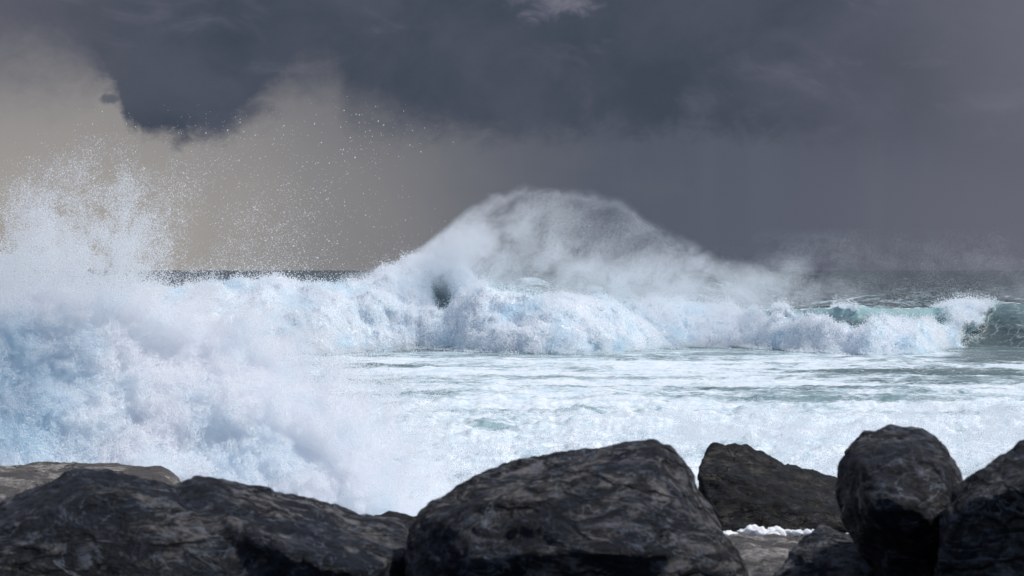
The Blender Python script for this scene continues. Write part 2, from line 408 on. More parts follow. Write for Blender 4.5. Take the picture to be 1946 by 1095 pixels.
def foaminess(px, s):
    """1 = whitewater, 0 = bare water on the wave's front, s: 0 foot .. 1 crest"""
    n = fbm(np.stack([px / 70, s * 2.6, 0 * px], -1), 3)
    f = np.ones_like(px)
    # torn windows of green water below the lip
    f -= 1.4 * ss(px, 1400, 1450) * ss(px, 1840, 1760) * ss(s + 0.22 * n, 0.54, 0.68) * ss(fbm(np.stack([px / 60, s * 1.5, 5 + 0 * px], -1), 3), -0.6, -0.15)
    f -= 0.8 * ss(px, 880, 940) * ss(px, 1420, 1330) * ss(s + 0.15 * n, 0.78, 0.92)
    # dark throat under the tallest peak
    f -= (0.85 + 0.5 * n) * np.exp(-(((px - 836 - 22 * (0.62 - s)) / 24) ** 2 + ((s - 0.58) / 0.22) ** 2))
    # unbroken shoulder at the right
    edge = 1795 + 105 * ss(s, 0.0, 1.0) + 26 * n
    f *= ss(px, edge + 40, edge - 30)
    return np.clip(f, 0, 1)
def wave_surface(px, s, fuzz=0.0):
    """s 0..1 front foot to crest, 1..2 crest down the back"""
    df, W, dc, zc = wave_frame(px)
    f = foaminess(px, np.minimum(s, 1))
    t = np.clip(s, 0, 1) * math.pi / 2
    bulge = 0.35 + 0.65 * f                                          # whitewater bulges forward, bare face is hollow
    yf = dc - W * (np.cos(t) * bulge + (1 - bulge) * (1 - np.sin(t)) ** 1.2)
    zf = -0.35 + (zc + 0.35) * np.sin(t) ** (1.25 + 0.3 * (1 - f))
    b = np.clip(s - 1, 0, 1)
    back = b > 0
    y = np.where(back, dc + 34 * b, yf)
    z = np.where(back, -0.35 + (zc + 0.35) * (1 - ss(b, 0, 1)) ** 1.3, zf)
    ny = np.where(back, 0.3, -np.cos(t)); nz = np.where(back, 0.95, np.sin(t) + 0.15)
    x = (px - 973) / K * (df + W * 0.5)
    p = np.stack([x, y, z], -1)
    q = np.stack([x, y * 0.9, z * 1.0], -1)
    amp = f * (1 - 0.65 * ss(b, 0.0, 0.12)) * ss(s, -0.02, 0.10) * lin(px, [(0, 1.0), (700, 1.05), (900, 1.0), (1400, .8), (1800, .75), (1900, .4)])
    qw = q + 0.5 * np.stack([perlin(q * 0.9), perlin(q * 0.9 + 50), perlin(q * 0.9 + 90)], -1)
    big = puffs(qw * np.array([0.36, 0.30, 0.48])); mid = puffs(qw * np.array([1.0, 0.9, 1.2]) + 7)
    fine = billow(q * 2.6 + 9, 2, 0.55)
    relief = amp * (1.25 * (big - 0.55) + 0.50 * (mid - 0.6) + 0.22 * (fine - 0.4) + 0.5 * fbm(q * 0.22, 2)) + (1 - f) * 0.10 * fbm(q * np.array([0.8, 0.8, 1.2]), 3)
    p[:, 1] += ny * (relief + fuzz); p[:, 2] += nz * (relief + fuzz) * 0.9
    return p, f, relief

NC, NF, NB = 1150, 90, 46
pxs = np.linspace(-420, 2330, NC)
srow = np.concatenate([np.linspace(0, 1, NF), 1 + np.linspace(0, 1, NB)[1:] ** 1.4])
gp, gs = np.meshgrid(pxs, srow); gp = gp.ravel(); gs = gs.ravel()
V, F, REL = wave_surface(gp, gs)
backs = np.clip(gs - 1, 0, 1)
q = V * np.array([0.13, 0.05, 0.0])
trail = 0.35 + 0.45 * fbm(V * np.array([0.10, 0.07, 0.0]), 4)
foam_attr = np.where(gs <= 1, F * 1.15 - (1 - F) * 0.25, np.clip(trail + 0.35 * ss(backs, 0.25, 0.0), 0, 1) * ss(backs, 1.0, 0.7))
deep_attr = np.where(gs <= 1, 0.55 * ss(np.minimum(gs, 1), 0.92, 0.25), 0.7)
wave_root = empty('breaking_wave', (0.0, 180.0, 0.0), 'long breaking wave rolling in with a white foam front and green lip', 'wave')
wave_face = link('wave_face', grid_mesh('wave_face', V, len(srow), NC, {'foam': foam_attr, 'deep': deep_attr, 'lace': np.where(gs <= 1, 0.42, 0.12), 'lip': np.where(gs <= 1, ss(gs, 0.45, 0.85), ss(backs, 0.1, 0.0)) * ss(gp, 2000, 1780)}), M_SEA, wave_root)  # lip paints the upper wave brighter, as if light came through

# loose whitewater along the front
def wave_points(n, rad0, rad1, fuzz_scale, s_pow=1.0):
    px = RNG.uniform(-420, 1925, n); s = RNG.random(n) ** s_pow * 1.10
    _, f, _ = wave_surface(px[:1], s[:1])
    fz = RNG.exponential(1.0, n) * fuzz_scale
    p, f, rel = wave_surface(px, s, fz)
    lump = ss(fbm(p * np.array([0.9, 0.9, 1.1]) + 40, 3), -0.75, 0.35)
    k = RNG.random(n) < f ** 1.5 * (0.25 + 0.75 * lump)
    p, f, rel, s = p[k], f[k], rel[k], s[k]
    p += RNG.normal(size=p.shape) * 0.05
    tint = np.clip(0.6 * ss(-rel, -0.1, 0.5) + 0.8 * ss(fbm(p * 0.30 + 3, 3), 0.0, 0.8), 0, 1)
    r = RNG.uniform(rad0, rad1, len(p)) 
    return p, r, tint
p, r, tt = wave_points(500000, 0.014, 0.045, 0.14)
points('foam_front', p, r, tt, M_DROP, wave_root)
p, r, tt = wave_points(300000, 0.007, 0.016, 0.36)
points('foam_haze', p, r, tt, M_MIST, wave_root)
# thrown foam spilling ahead of the foot
n = 90000
px = RNG.uniform(-420, 1800, n); df_, W_, dc_, zc_ = wave_frame(px)
ah = RNG.exponential(1.6, n) - 1.2
k = ss(fbm(np.stack([px / 38, ah * 0.25, 2 + 0 * px], -1), 3), -0.35, 0.4) > RNG.random(n)
px, ah, df_ = px[k], ah[k], df_[k]
sp = np.stack([(px - 973) / K * df_, df_ - ah, 0.10 + RNG.exponential(0.28, len(px)) * np.exp(-np.clip(ah, 0, 9) / 2.5)], -1)
points('foot_foam', sp, RNG.uniform(0.012, 0.035, len(px)), 0.3 * RNG.random(len(px)), M_DROP, wave_root)

# ------------------------------------------------------------------ the sea
def sea_rows():
    rows = [34.0]
    while rows[-1] < 24000:
        d = rows[-1]
        step = max(0.16, d * d / (CAM_Z * K * 1024 / 1946) * 0.62)
        if 178 < d < 420: step = min(step, 1.15)
        elif d >= 420: step = max(1.15, min(step, d * 0.035))
        rows.append(d + step)
    return np.array(rows)
rows = sea_rows()
cols = np.linspace(-0.285, 0.285, 760)
D, T = np.meshgrid(rows, cols, indexing='ij'); D = D.ravel(); T = T.ravel()
x = T * D; pxv = T * K + 973
near = ss(D, 200, 150)                                              # surf zone in front of the wave
pos = np.stack([x, D, 0 * x], -1)
z = 0.16 * near * fbm(pos * np.array([0.10, 0.22, 0]), 3)
churn = ss(D, 150, 82)                                              # churned whitewater close to the shore
lumps = 0.6 * billow(pos * np.array([0.17, 0.11, 0]), 3, 0.5) + 0.55 * billow(pos * np.array([0.55, 0.36, 0]) + 4, 4, 0.6)
z += churn * 0.55 * (lumps - 0.35)
z += ss(D, 185, 150) * (1 - churn) * (0.20 * billow(pos * np.array([0.28, 0.34, 0]), 4, 0.55) - 0.1)
far = ss(D, 190, 230)
amp = far * (1 - 0.9 * ss(D, 900, 5000))
swell = np.sin(D / 9.5 + 1.6 * fbm(pos * np.array([0.012, 0.004, 0]), 2) + x * 0.03) * 0.55 * (1 - ss(D, 300, 900))
z += amp * (swell + 1.3 * fbm(pos * np.array([0.018, 0.03, 0]) + 5, 5, 0.52) * (1 + 1.6 * ss(D, 400, 2500)))
z += far * 0.22 * (1 - ss(D, 350, 700)) * billow(pos * np.array([0.25, 0.22, 0]), 3)
def ridge(cpx, w, d0, wd, h):
    return h * np.exp(-((pxv - cpx) / w) ** 2) * np.exp(-((D - d0) / wd) ** 2)
z += ridge(1000, 110, 236, 9, 5.6) + ridge(1390, 75, 330, 13, 5.0) + ridge(1330, 60, 318, 12, 3.0) + ridge(620, 160, 262, 12, 4.0) + ridge(1150, 150, 262, 12, 4.2) + ridge(1800, 260, 300, 14, 3.2)
crestf = ss(z, 3.6, 6.0) * far
st = fbm(pos * np.array([0.05, 0.11, 0]) + 3, 5, 0.6)
foam = near * (0.65 + 0.48 * st)
hole = ss(fbm(pos * np.array([0.035, 0.06, 0]) + 11, 3), 0.10, 0.55) * ss(D, 95, 108) * ss(D, 172, 160)
foam -= 0.30 * hole
foam -= 0.12 * ss(pxv, 1500, 1800) * ss(D, 118, 138) * near
foam -= 0.75 * ss(pxv, 1780, 1860) * ss(D, 150, 165) * near
foam += churn * (0.26 - 0.45 * ss(-(lumps - 0.36), 0.0, 0.22) + 0.30 * fbm(pos * np.array([0.10, 0.05, 0]) + 31, 4, 0.6))
teal = np.exp(-(((pxv - 950) / 150) ** 2 + ((D - 91) / 7) ** 2)) + 0.5 * np.exp(-(((pxv - 1420) / 120) ** 2 + ((D - 88) / 7) ** 2))
foam -= 0.30 * teal * churn
foam += far * (0.10 * ss(D, 900, 300) + 0.55 * crestf + 0.55 * ss(fbm(pos * np.array([0.03, 0.06, 0]) + 21, 4), 0.45, 0.8) * ss(D, 420, 240))
foam += far * 0.55 * ss(pxv, 1150, 1300) * ss(D, 236, 212) * ss(fbm(pos * np.array([0.03, 0.08, 0]) + 2, 4), -0.5, 0.3)
deep = np.clip(ss(D, 150, 240) * 0.95 - 0.35 * crestf, 0, 1)
sea = link('sea', grid_mesh('sea', np.stack([x, D, z], -1), len(rows), len(cols), {'foam': foam, 'deep': deep, 'lace': near * 0.8 + 0.06 * far * ss(D, 450, 220), 'lip': 0.9 * ss(D, 125, 100)}), M_SEA)
tag(sea, 'foam streaked grey green sea reaching to the horizon', 'sea', kind='structure')

# froth flung up from the churned water near the shore
n = 330000
cD = 60 + (118 - 60) * RNG.random(n) ** 1.3; cT = RNG.uniform(-0.03, 0.24, n)
cp = np.stack([cT * cD, cD, 0 * cD], -1)
lm = 0.6 * billow(cp * np.array([0.17, 0.11, 0]), 3, 0.5) + 0.55 * billow(cp * np.array([0.55, 0.36, 0]) + 4, 4, 0.6)
k = RNG.random(n) < ss(lm, 0.30, 0.75) * ss(cD, 108, 86) * (1 - np.exp(-(((cT * K + 23) / 160) ** 2 + ((cD - 91) / 8) ** 2)))
cp, lm, cD = cp[k], lm[k], cD[k]
cp[:, 2] = 0.55 * (lm - 0.35) * ss(cD, 150, 82) + RNG.exponential(1.0, len(cp)) * 0.07
def veil_cover(px, py):
    n_ = fbm(np.stack([px / 85, py / 48, 15 + 0 * px], -1), 5, 0.6)
    return 1.3 * ss(n_, -0.05, 0.75) * ss(px, 1180, 1330) * ss(py, 745, 800) * ss(py, 960, 900)
px, py = sample_area(1150, 2050, 740, 960, veil_cover, 0.008, 80)
vp = P(px, py, 78 + 3 * RNG.normal(size=len(px)) - 4 * fbm(np.stack([px / 85, py / 48, 15 + 0 * px], -1), 2))
vp = vp[vp[:, 2] > 0]
fr = points('froth', np.concatenate([cp, vp]), np.concatenate([RNG.uniform(0.006, 0.02, len(cp)), RNG.uniform(0.005, 0.010, len(vp))]), np.concatenate([0.35 * RNG.random(len(cp)), 0.4 * RNG.random(len(vp))]), M_DROP)
tag(fr, 'white froth thrown up over the churned water near the rocks', 'froth', kind='stuff')

# ------------------------------------------------------------------ the blown plume over the wave
PT = [(640, 520), (700, 514), (760, 492), (800, 470), (850, 430), (900, 391), (950, 366), (1000, 357), (1060, 362), (1120, 370), (1180, 386), (1250, 431), (1300, 459), (1350, 480), (1390, 497), (1430, 503), (1480, 506), (1560, 512)]
def plume_cover(px, py):
    top = lin(px, PT) + 9 * fbm(np.stack([px / 70, 0 * px, 4 + 0 * px], -1), 3) * ss(px, 860, 960)
    h = py - top                                                      # pixels below the rim
    wx = px + 20 * fbm(np.stack([px / 80, py / 80, 1 + 0 * px], -1), 3); wy = py + 20 * fbm(np.stack([px / 80, py / 80, 7 + 0 * px], -1), 3)
    h = h + 8 * fbm(np.stack([wx / 45, wy / 45, 2 + 0 * px], -1), 3) * ss(px, 800, 950)
    soft = lin(px, [(640, 14), (760, 12), (900, 24), (1000, 30), (1200, 34), (1350, 34), (1560, 34)])
    edge = ss(h, -soft * 0.35, soft)
    body = table(px, py, [640, 720, 780, 830, 880, 940, 1000, 1060, 1120, 1180, 1240, 1300, 1360, 1420, 1480, 1540],
                 [350, 380, 410, 440, 470, 500, 530, 560, 600, 640], [
        [0, 0, 0, 0, .25, .35, .35, .30, .22, .2, .1, .1, .1, 0, 0, 0],
        [0, 0, 0, .3, .45, .50, .48, .38, .26, .22, .2, .2, .1, 0, 0, 0],
        [0, 0, .4, .7, .75, .62, .55, .45, .22, .18, .26, .2, .1, 0, 0, 0],
        [0, .1, .8, 1.2, 1.1, .85, .70, .55, .30, .16, .26, .3, .2, .1, 0, 0],
        [0, .3, 1.4, 1.8, 1.4, 1.1, .85, .75, .45, .30, .30, .55, .4, .1, .06, 0],
        [.1, .6, 1.8, 2.2, 1.8, 1.2, .90, .95, .85, .75, .70, .90, .65, .35, .20, .08],
        [.1, .5, 1.5, 1.6, 1.7, 1.1, .75, .80, 1.1, 1.2, 1.2, 1.2, .80, .55, .60, .20],
        [.1, .4, .8, .6, 1.4, 1.0, .7, .75, .9, .9, .9, 1.0, .9, .8, .8, .3],
        [0, .2, .3, .2, .7, .5, .3, .3, .35, .35, .35, .3, .35, .5, .4, .1],
        [0, 0, 0, 0, .2, .1, .1, .1, .1, .1, .1, .1, .1, .1, .1, 0]]) * ss(px, 1558, 1440)
    u = (wx - 760) * 0.80 - (wy - 520) * 0.60; v = (wx - 760) * 0.60 + (wy - 520) * 0.80
    streak = fbm(np.stack([v / 55, u / 130, 0 * px], -1), 4, 0.5)      # wind-drawn veils
    puff = fbm(np.stack([wx / 70, wy / 60, 3 + 0 * px], -1), 5, 0.55)
    rim = 0.32 * np.exp(-((h - 9) / 9) ** 2) * ss(px, 780, 860) * ss(px, 1330, 1220)
    return np.clip(edge * (1.2 * body * lin(px, [(800, 1.2), (950, .95), (1150, .8), (1300, .9), (1500, 1)]) * np.clip(1 + 0.6 * streak + 0.55 * puff, 0.08, 3) + rim), 0, 3)
px, py = sample_area(640, 1560, 340, 650, plume_cover, 0.0045, 190)
d = 189 + 3.0 * RNG.normal(size=len(px)) + 4 * fbm(np.stack([px / 120, py / 90, 0 * px], -1), 2)
pl = P(px, py, d)
points('spray_plume', pl, RNG.uniform(0.0034, 0.0055, len(pl)) , 0.15 * ss(py, 480, 560), M_MIST, wave_root)

# thin spindrift drifting over the water at the right and behind the wave
def drift_cover(px, py):
    b = table(px, py, [1100, 1300, 1420, 1500, 1580, 1680, 1760, 1850, 1946, 2050], [430, 460, 485, 505, 525, 545, 565, 585],
        [[0, 0, 0, 0, 0, 0, 0, 0, 0, 0], [0, 0, 0, .04, .06, .02, .03, .04, .02, 0], [0, 0, .02, .12, .09, .05, .07, .07, .05, .02], [.1, .1, .12, .28, .12, .08, .09, .09, .06, .02],
         [.25, .4, .40, .42, .16, .04, .04, .06, .06, .02], [.4, .6, .55, .50, .22, .06, .03, .08, .14, .03], [.5, .7, .6, .5, .35, .16, .08, .12, .14, .03], [.3, .3, .3, .3, .2, .1, .1, .1, .1, 0]])
    n = fbm(np.stack([(px + 0.5 * py) / 75, (py - 0.3 * px) / 45, 9 + 0 * px], -1), 4, 0.55)
    return np.clip(b * np.clip(1 + 1.1 * n, 0.0, 3), 0, 1)
px, py = sample_area(1100, 2050, 430, 590, drift_cover, 0.005, 200)
dr = P(px, py, 203 + 6 * RNG.normal(size=len(px)))
sd = points('spindrift', dr, RNG.uniform(0.0035, 0.006, len(dr)), 0.0, M_MIST)
tag(sd, 'thin grey spindrift blown over the water behind the wave', 'spindrift', kind='stuff')

# ------------------------------------------------------------------ the splash against the shore, at the left
SC_COLS = [-120, 0, 50, 100, 150, 200, 250, 300, 400, 500, 600, 700, 800, 860]
SC_ROWS = [190, 250, 290, 330, 380, 430, 480, 520, 560, 600, 650, 700, 800, 900, 1000]
SC_T = [
    [0, 0, 0, 0, 0, 0, 0, 0, .000, .000, .002, .006, .001, 0],
    [0, 0, 0, 0, .003, .006, .003, .003, .012, .010, .012, .014, .002, 0],
    [0, 0, .004, .02, .05, .16, .10, .02, .022, .022, .026, .014, .002, 0],
    [0, .00, .05, .20, .24, .34, .30, .15, .040, .034, .032, .014, .002, 0],
    [.02, .06, .40, .65, .50, .55, .44, .22, .065, .055, .045, .016, .003, 0],
    [.5, .70, 1.0, 1.0, .80, .75, .58, .30, .095, .16, .050, .018, .003, 0],
    [2.4, 2.4, 2.3, 2.0, 1.6, 1.4, .95, .45, .15, .26, .085, .025, .003, 0],
    [4.2, 4.2, 3.8, 3.4, 2.8, 2.2, 1.4, .80, .26, .30, .13, .03, .003, 0],
    [5, 5.0, 5.0, 4.5, 4.0, 3.5, 2.6, 1.4, .80, .50, .20, .05, .004, 0],
    [5, 5, 5, 5, 5, 5, 5, 3.5, 2.2, 1.3, .50, .09, .01, 0],
    [5, 5, 5, 5, 5, 5, 5, 5, 4.5, 3.0, .70, .14, .02, 0],
    [5, 5, 5, 5, 5, 5, 5, 5, 5, 4.5, 2.0, .45, .05, 0],
    [5, 5, 5, 5, 5, 5, 5, 5, 5, 5, 4.0, 2.2, .45, .05],
    [5, 5, 5, 5, 5, 5, 5, 5, 5, 5, 5, 4.0, 1.6, .2],
    [5, 5, 5, 5, 5, 5, 5, 5, 5, 5, 5, 4.0, 2.5, .4]]
def splash_relief(px, py):
    a = np.stack([px / 190, py / 170, 0 * px], -1)
    wx = px + 26 * fbm(np.stack([px / 60, py / 60, 1 + 0 * px], -1), 3); wy = py + 26 * fbm(np.stack([px / 60, py / 60, 6 + 0 * px], -1), 3)
    return 0.9 * (billow(a, 2, 0.5) - 0.3) + 0.13 * fbm(np.stack([px / 16, py / 16, 0 * px], -1), 3, 0.6) + 0.48 * (puffs(np.stack([wx / 105, wy / 95, 0 * px], -1)) - 0.6) + 0.35 * (puffs(np.stack([wx / 38, wy / 36, 3 + 0 * px], -1)) - 0.6)
def splash_cover(px, py):
    t = table(px, py, SC_COLS, SC_ROWS, SC_T)
    ang = np.arctan2(1000 - py, px - 140); rr = np.hypot(px - 140, 1000 - py)
    st = fbm(np.stack([ang * 9, rr / 160, 0 * px], -1), 4, 0.55)
    cl = fbm(np.stack([px / 38, py / 38, 8 + 0 * px], -1), 4, 0.6)
    k = np.clip(1 + 0.9 * st + 0.6 * cl, 0.12, 4) ** 1.2
    return np.clip(np.where(t < 2.5, t * k, t), 0, 5)
splash_root = empty('wave_splash', (-6.5, 54.0, 0.0), 'tall white splash bursting up from the shore behind the left boulder', 'splash')
SPL_REL = Field(-160, 860, 500, 1010, splash_relief)
def splash_depth(px, py, thick):
    d0 = 54 + 0.004 * (px - 300) + lin(py, [(200, 2), (500, 1.5), (700, 0), (1000, -3)])
    return d0 - SPL_REL(px, py) + RNG.exponential(1.0, len(px)) * thick
# solid white heart of the splash
cc, cr = 330, 260
cpx, cpy = np.meshgrid(np.linspace(-160, 780, cc), np.linspace(545, 1030, cr)); cpx = cpx.ravel(); cpy = cpy.ravel()
tt = table(cpx, cpy, SC_COLS, SC_ROWS, SC_T)
depth = 61.5 + 0.004 * (cpx - 300) + lin(cpy, [(200, 2), (500, 1.5), (700, 0), (1000, -3)]) - splash_relief(cpx, cpy) + 0.25 * fbm(np.stack([cpx / 14, cpy / 14, 0 * cpx], -1), 3)
CORE = P(cpx, cpy, depth)
keep = (tt > 4.85) & (cpy > 690) & (cpx < 480)
bmq = bmesh.new()
idx = -np.ones(cc * cr, int); vid = np.nonzero(keep)[0]
bv = [bmq.verts.new(CORE[i]) for i in vid]; idx[vid] = np.arange(len(vid))
for rr_ in range(cr - 1):
    for c_ in range(cc - 1):
        i = rr_ * cc + c_
        a = (idx[i], idx[i + cc], idx[i + cc + 1], idx[i + 1])
        if min(a) >= 0: bmq.faces.new([bv[j] for j in a])
me = bpy.data.meshes.new('splash_heart'); bmq.to_mesh(me); bmq.free()
for pl_ in me.polygons: pl_.use_smooth = True
me.attributes.new('tint', 'FLOAT', 'POINT').data.foreach_set('value', np.full(len(me.vertices), 0.1, np.float32))
heart = link('splash_heart', me, M_DROP, splash_root)
so = heart.modifiers.new('thick', 'SOLIDIFY'); so.thickness = 1.5; so.offset = -1
heart['kind'] = 'stuff'

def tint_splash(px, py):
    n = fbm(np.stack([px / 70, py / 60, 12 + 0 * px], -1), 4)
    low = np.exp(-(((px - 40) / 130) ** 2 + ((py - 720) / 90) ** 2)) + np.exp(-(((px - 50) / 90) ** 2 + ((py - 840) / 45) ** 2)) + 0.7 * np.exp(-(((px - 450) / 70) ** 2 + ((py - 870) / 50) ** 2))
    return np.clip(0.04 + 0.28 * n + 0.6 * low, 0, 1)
# thick body
px, py = sample_area(-160, 860, 500, 1010, lambda a, b: splash_cover(a, b) * ss(b, 500, 580), 0.0066, 55)
dd = splash_depth(px, py, 1.1)
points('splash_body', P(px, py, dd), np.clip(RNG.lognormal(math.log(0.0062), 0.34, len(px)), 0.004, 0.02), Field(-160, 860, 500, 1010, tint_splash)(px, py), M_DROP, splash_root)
# flying drops
px, py = sample_area(-160, 860, 180, 580, lambda a, b: np.minimum(splash_cover(a, b) * lin(a, [(0, 1.25), (280, 1.1), (430, .5), (800, .3)]), 3) * ss(b, 580, 500), 0.0046, 55)
dd = 54 + 2.2 * RNG.normal(size=len(px)) + 1.5 * fbm(np.stack([px / 60, py / 60, 0 * px], -1), 2)
rad = np.clip(RNG.lognormal(math.log(0.0038), 0.48, len(px)), 0.002, 0.018)
points('flying_drops', P(px, py, dd), rad, 0.1 * RNG.random(len(px)), M_DROP, splash_root)
# a few stray big drops high to the right of the splash
n = 90
px = 690 + 62 * RNG.normal(size=n) - 0.35 * (RNG.random(n) * 260); py = 210 + 230 * RNG.random(n) ** 1.1
points('stray_drops', P(px, py, 52 + 2 * RNG.normal(size=n)), np.clip(RNG.lognormal(math.log(0.0055), 0.45, n), 0.003, 0.014), 0.0, M_DROP, splash_root)

# ------------------------------------------------------------------ rocks
def rock(name, hulls, mat, voxel, label, rough=1.0, seed=0.0, smooth=6, strata=(0, 0, 1), round_=1.0):
    """hulls: lists of (px, py, distance); their convex hulls are fused, rounded and weathered"""
    bm = bmesh.new()
    for h in hulls:
        pts = P(np.array([a[0] for a in h], float), np.array([a[1] for a in h], float), np.array([a[2] for a in h], float))
        vs_ = [bm.verts.new(p) for p in pts]
        r_ = bmesh.ops.convex_hull(bm, input=vs_)
        bmesh.ops.delete(bm, geom=[g for g in set(r_['geom_interior'] + r_['geom_unused']) if isinstance(g, bmesh.types.BMVert) and g.is_valid], context='VERTS')
    me0 = bpy.data.meshes.new('tmp'); bm.to_mesh(me0); bm.free()
    o0 = bpy.data.objects.new('tmp', me0); COL.objects.link(o0)
    md = o0.modifiers.new('r', 'REMESH'); md.mode = 'VOXEL'; md.voxel_size = voxel; md.use_smooth_shade = True
    if smooth:
        sm = o0.modifiers.new('s', 'SMOOTH'); sm.factor = 0.5; sm.iterations = int(smooth)
    dg = bpy.context.evaluated_depsgraph_get(); dg.update()
    me = bpy.data.meshes.new_from_object(o0.evaluated_get(dg))
    bpy.data.objects.remove(o0); bpy.data.meshes.remove(me0)
    me.name = name
    n = len(me.vertices)
    co_ = np.empty(n * 3, np.float32); me.vertices.foreach_get('co', co_); co_ = co_.reshape(-1, 3)
    no = np.empty(n * 3, np.float32); me.vertices.foreach_get('normal', no); no = no.reshape(-1, 3)
    size = float(np.linalg.norm(co_.max(0) - co_.min(0))) / 3.0
    q_ = co_ + seed * 13.7
    h = 0.045 * fbm(q_ * 1.3 / size, 3) * size
    h -= 0.026 * size * np.clip(0.22 - np.abs(perlin(q_ * np.array([1.6, 1.6, 3.6]) / size + 3)), 0, 1) / 0.22      # bedding cracks
    h += 0.034 * size * (0.35 - np.abs(fbm(q_ * np.array([2.2, 2.2, 3.2]) / size + 8, 5, 0.55)))
    u_ = q_ @ np.array([[0.88, 0.1, 0.46], [-0.1, 0.99, 0.0], [-0.46, 0.0, 0.88]])
    h += 0.020 * fbm(u_ * np.array([3.0, 3.0, 9.0]), 4, 0.65) + 0.030 * (0.3 - np.abs(fbm(u_ * np.array([1.6, 1.6, 3.2]) + 3, 3, 0.5))) - 0.018 * np.clip(0.15 - np.abs(perlin(u_ * np.array([2.2, 2.2, 5.0]) + 5)), 0, 1) / 0.15
    h += 0.010 * size * fbm(q_ * 9 / size, 4, 0.6)
    pit = np.clip(perlin(q_ * 6.0 / size + 21) - 0.35, 0, 1)
    h -= 0.022 * size * pit
    co_ = co_ + no * (h * rough)[:, None]
    c = co_.mean(0)
    me.vertices.foreach_set('co', (co_ - np.array([c[0], c[1], co_[:, 2].min()])).astype(np.float32).ravel())
    me.update()
    me.polygons.foreach_set('use_smooth', np.ones(len(me.polygons), bool))
    o = link(name, me, mat)
    o.location = (c[0], c[1], co_[:, 2].min())
    return tag(o, label, 'rock')

# shore under the boulders
sr, scn = 130, 150
sy = np.linspace(-4, 46, sr); sxx = np.linspace(-24, 24, scn)
gx, gy = np.meshgrid(sxx, sy); gx = gx.ravel(); gy = gy.ravel()
gz = lin(gy, [(-4, 4.2), (4, 3.9), (10, 3.35), (16, 3.1), (22, 2.9), (28, 2.2), (36, 0.2), (46, -2.0)])
gz = gz + 0.45 * (billow(np.stack([gx * 0.45, gy * 0.45, 0 * gx], -1), 4, 0.55) - 0.4) * ss(gy, -2, 8) + 0.05 * fbm(np.stack([gx * 3, gy * 3, 0 * gx], -1), 3)
shore = link('shore', grid_mesh('shore', np.stack([gx, gy, gz], -1), sr, scn), M_ROCK_BLUE)
tag(shore, 'dark rocky shore under the boulders', 'shore', kind='structure')

# left: long boulder, dark face towards us, pale slope to the right
rock('boulder', [
    [(-260, 1060, 14.6), (-120, 1020, 14.8), (0, 962, 14.6), (60, 920, 14.6), (130, 894, 14.7), (205, 886, 14.8), (270, 900, 14.9), (340, 922, 15.0), (-260, 1120, 13.2), (60, 985, 13.4), (200, 940, 13.5), (330, 965, 13.4),
     (-260, 1200, 13.0), (60, 1060, 13.25), (200, 1020, 13.3), (330, 1040, 13.2), (-260, 1500, 13.2), (480, 1032, 13.05), (600, 1085, 12.85), (690, 1108, 12.85), (100, 1500, 13.3), (690, 1500, 13.1), (-260, 1400, 16.6), (420, 1400, 16.6)],
    [(330, 915, 14.8), (380, 905, 14.6), (450, 917, 14.9), (560, 938, 15.4), (680, 962, 15.8), (770, 984, 16.0), (385, 925, 13.9), (440, 990, 13.2), (520, 1042, 12.9), (600, 1072, 12.8), (690, 1085, 12.8), (770, 1055, 13.6),
     (310, 1000, 13.4), (380, 1500, 13.2), (690, 1500, 13.0), (790, 1500, 14.2), (330, 1400, 16.8), (790, 1400, 17.0)]],
    M_ROCK, 0.021, 'long dark boulder filling the bottom left corner with a pale slope on its right', 0.55, 1.0, 5)
# centre boulder
rock('boulder', [
    [(770, 1060, 13.4), (774, 1005, 13.6), (795, 968, 13.8), (840, 935, 14.0), (890, 903, 14.2), (970, 877, 14.4), (1070, 860, 14.5), (1165, 850, 14.5), (1205, 838, 14.4), (1245, 832, 14.3), (1272, 845, 14.2), (1303, 885, 14.1), (1345, 955, 13.9), (1385, 1015, 13.6), (1432, 1085, 13.2),
     (825, 985, 13.1), (950, 938, 13.0), (1100, 915, 12.95), (1235, 890, 13.1), (1320, 990, 12.9), (1385, 1060, 12.8),
     (785, 1100, 13.0), (900, 1060, 12.75), (1000, 1030, 12.7), (1120, 1050, 12.45), (1270, 1050, 12.45),
     (765, 1500, 13.2), (1000, 1500, 12.9), (1300, 1500, 12.7), (1450, 1500, 13.0), (780, 1400, 15.8), (1420, 1400, 15.8)]],
    M_ROCK, 0.021, 'largest boulder at the bottom centre, humped, with a peak towards its right end', 0.5, 2.0, 5)
# mid-distance dark brown rock
rock('boulder', [
    [(1330, 905, 24.0), (1334, 872, 24.3), (1352, 846, 24.6), (1400, 846, 24.8), (1440, 868, 25.0), (1500, 890, 25.2), (1545, 903, 25.4), (1620, 908, 25.6), (1338, 950, 23.8), (1375, 1012, 23.4), (1390, 900, 23.9), (1480, 940, 23.7), (1600, 960, 23.8), (1640, 1015, 23.3),
     (1370, 1090, 23.5), (1650, 1090, 23.5), (1340, 1090, 26.5), (1660, 1090, 26.5)]],
    M_ROCK_BROWN, 0.03, 'dark brown rock with a square left end behind the patch of white foam', 0.75, 3.0, 3)
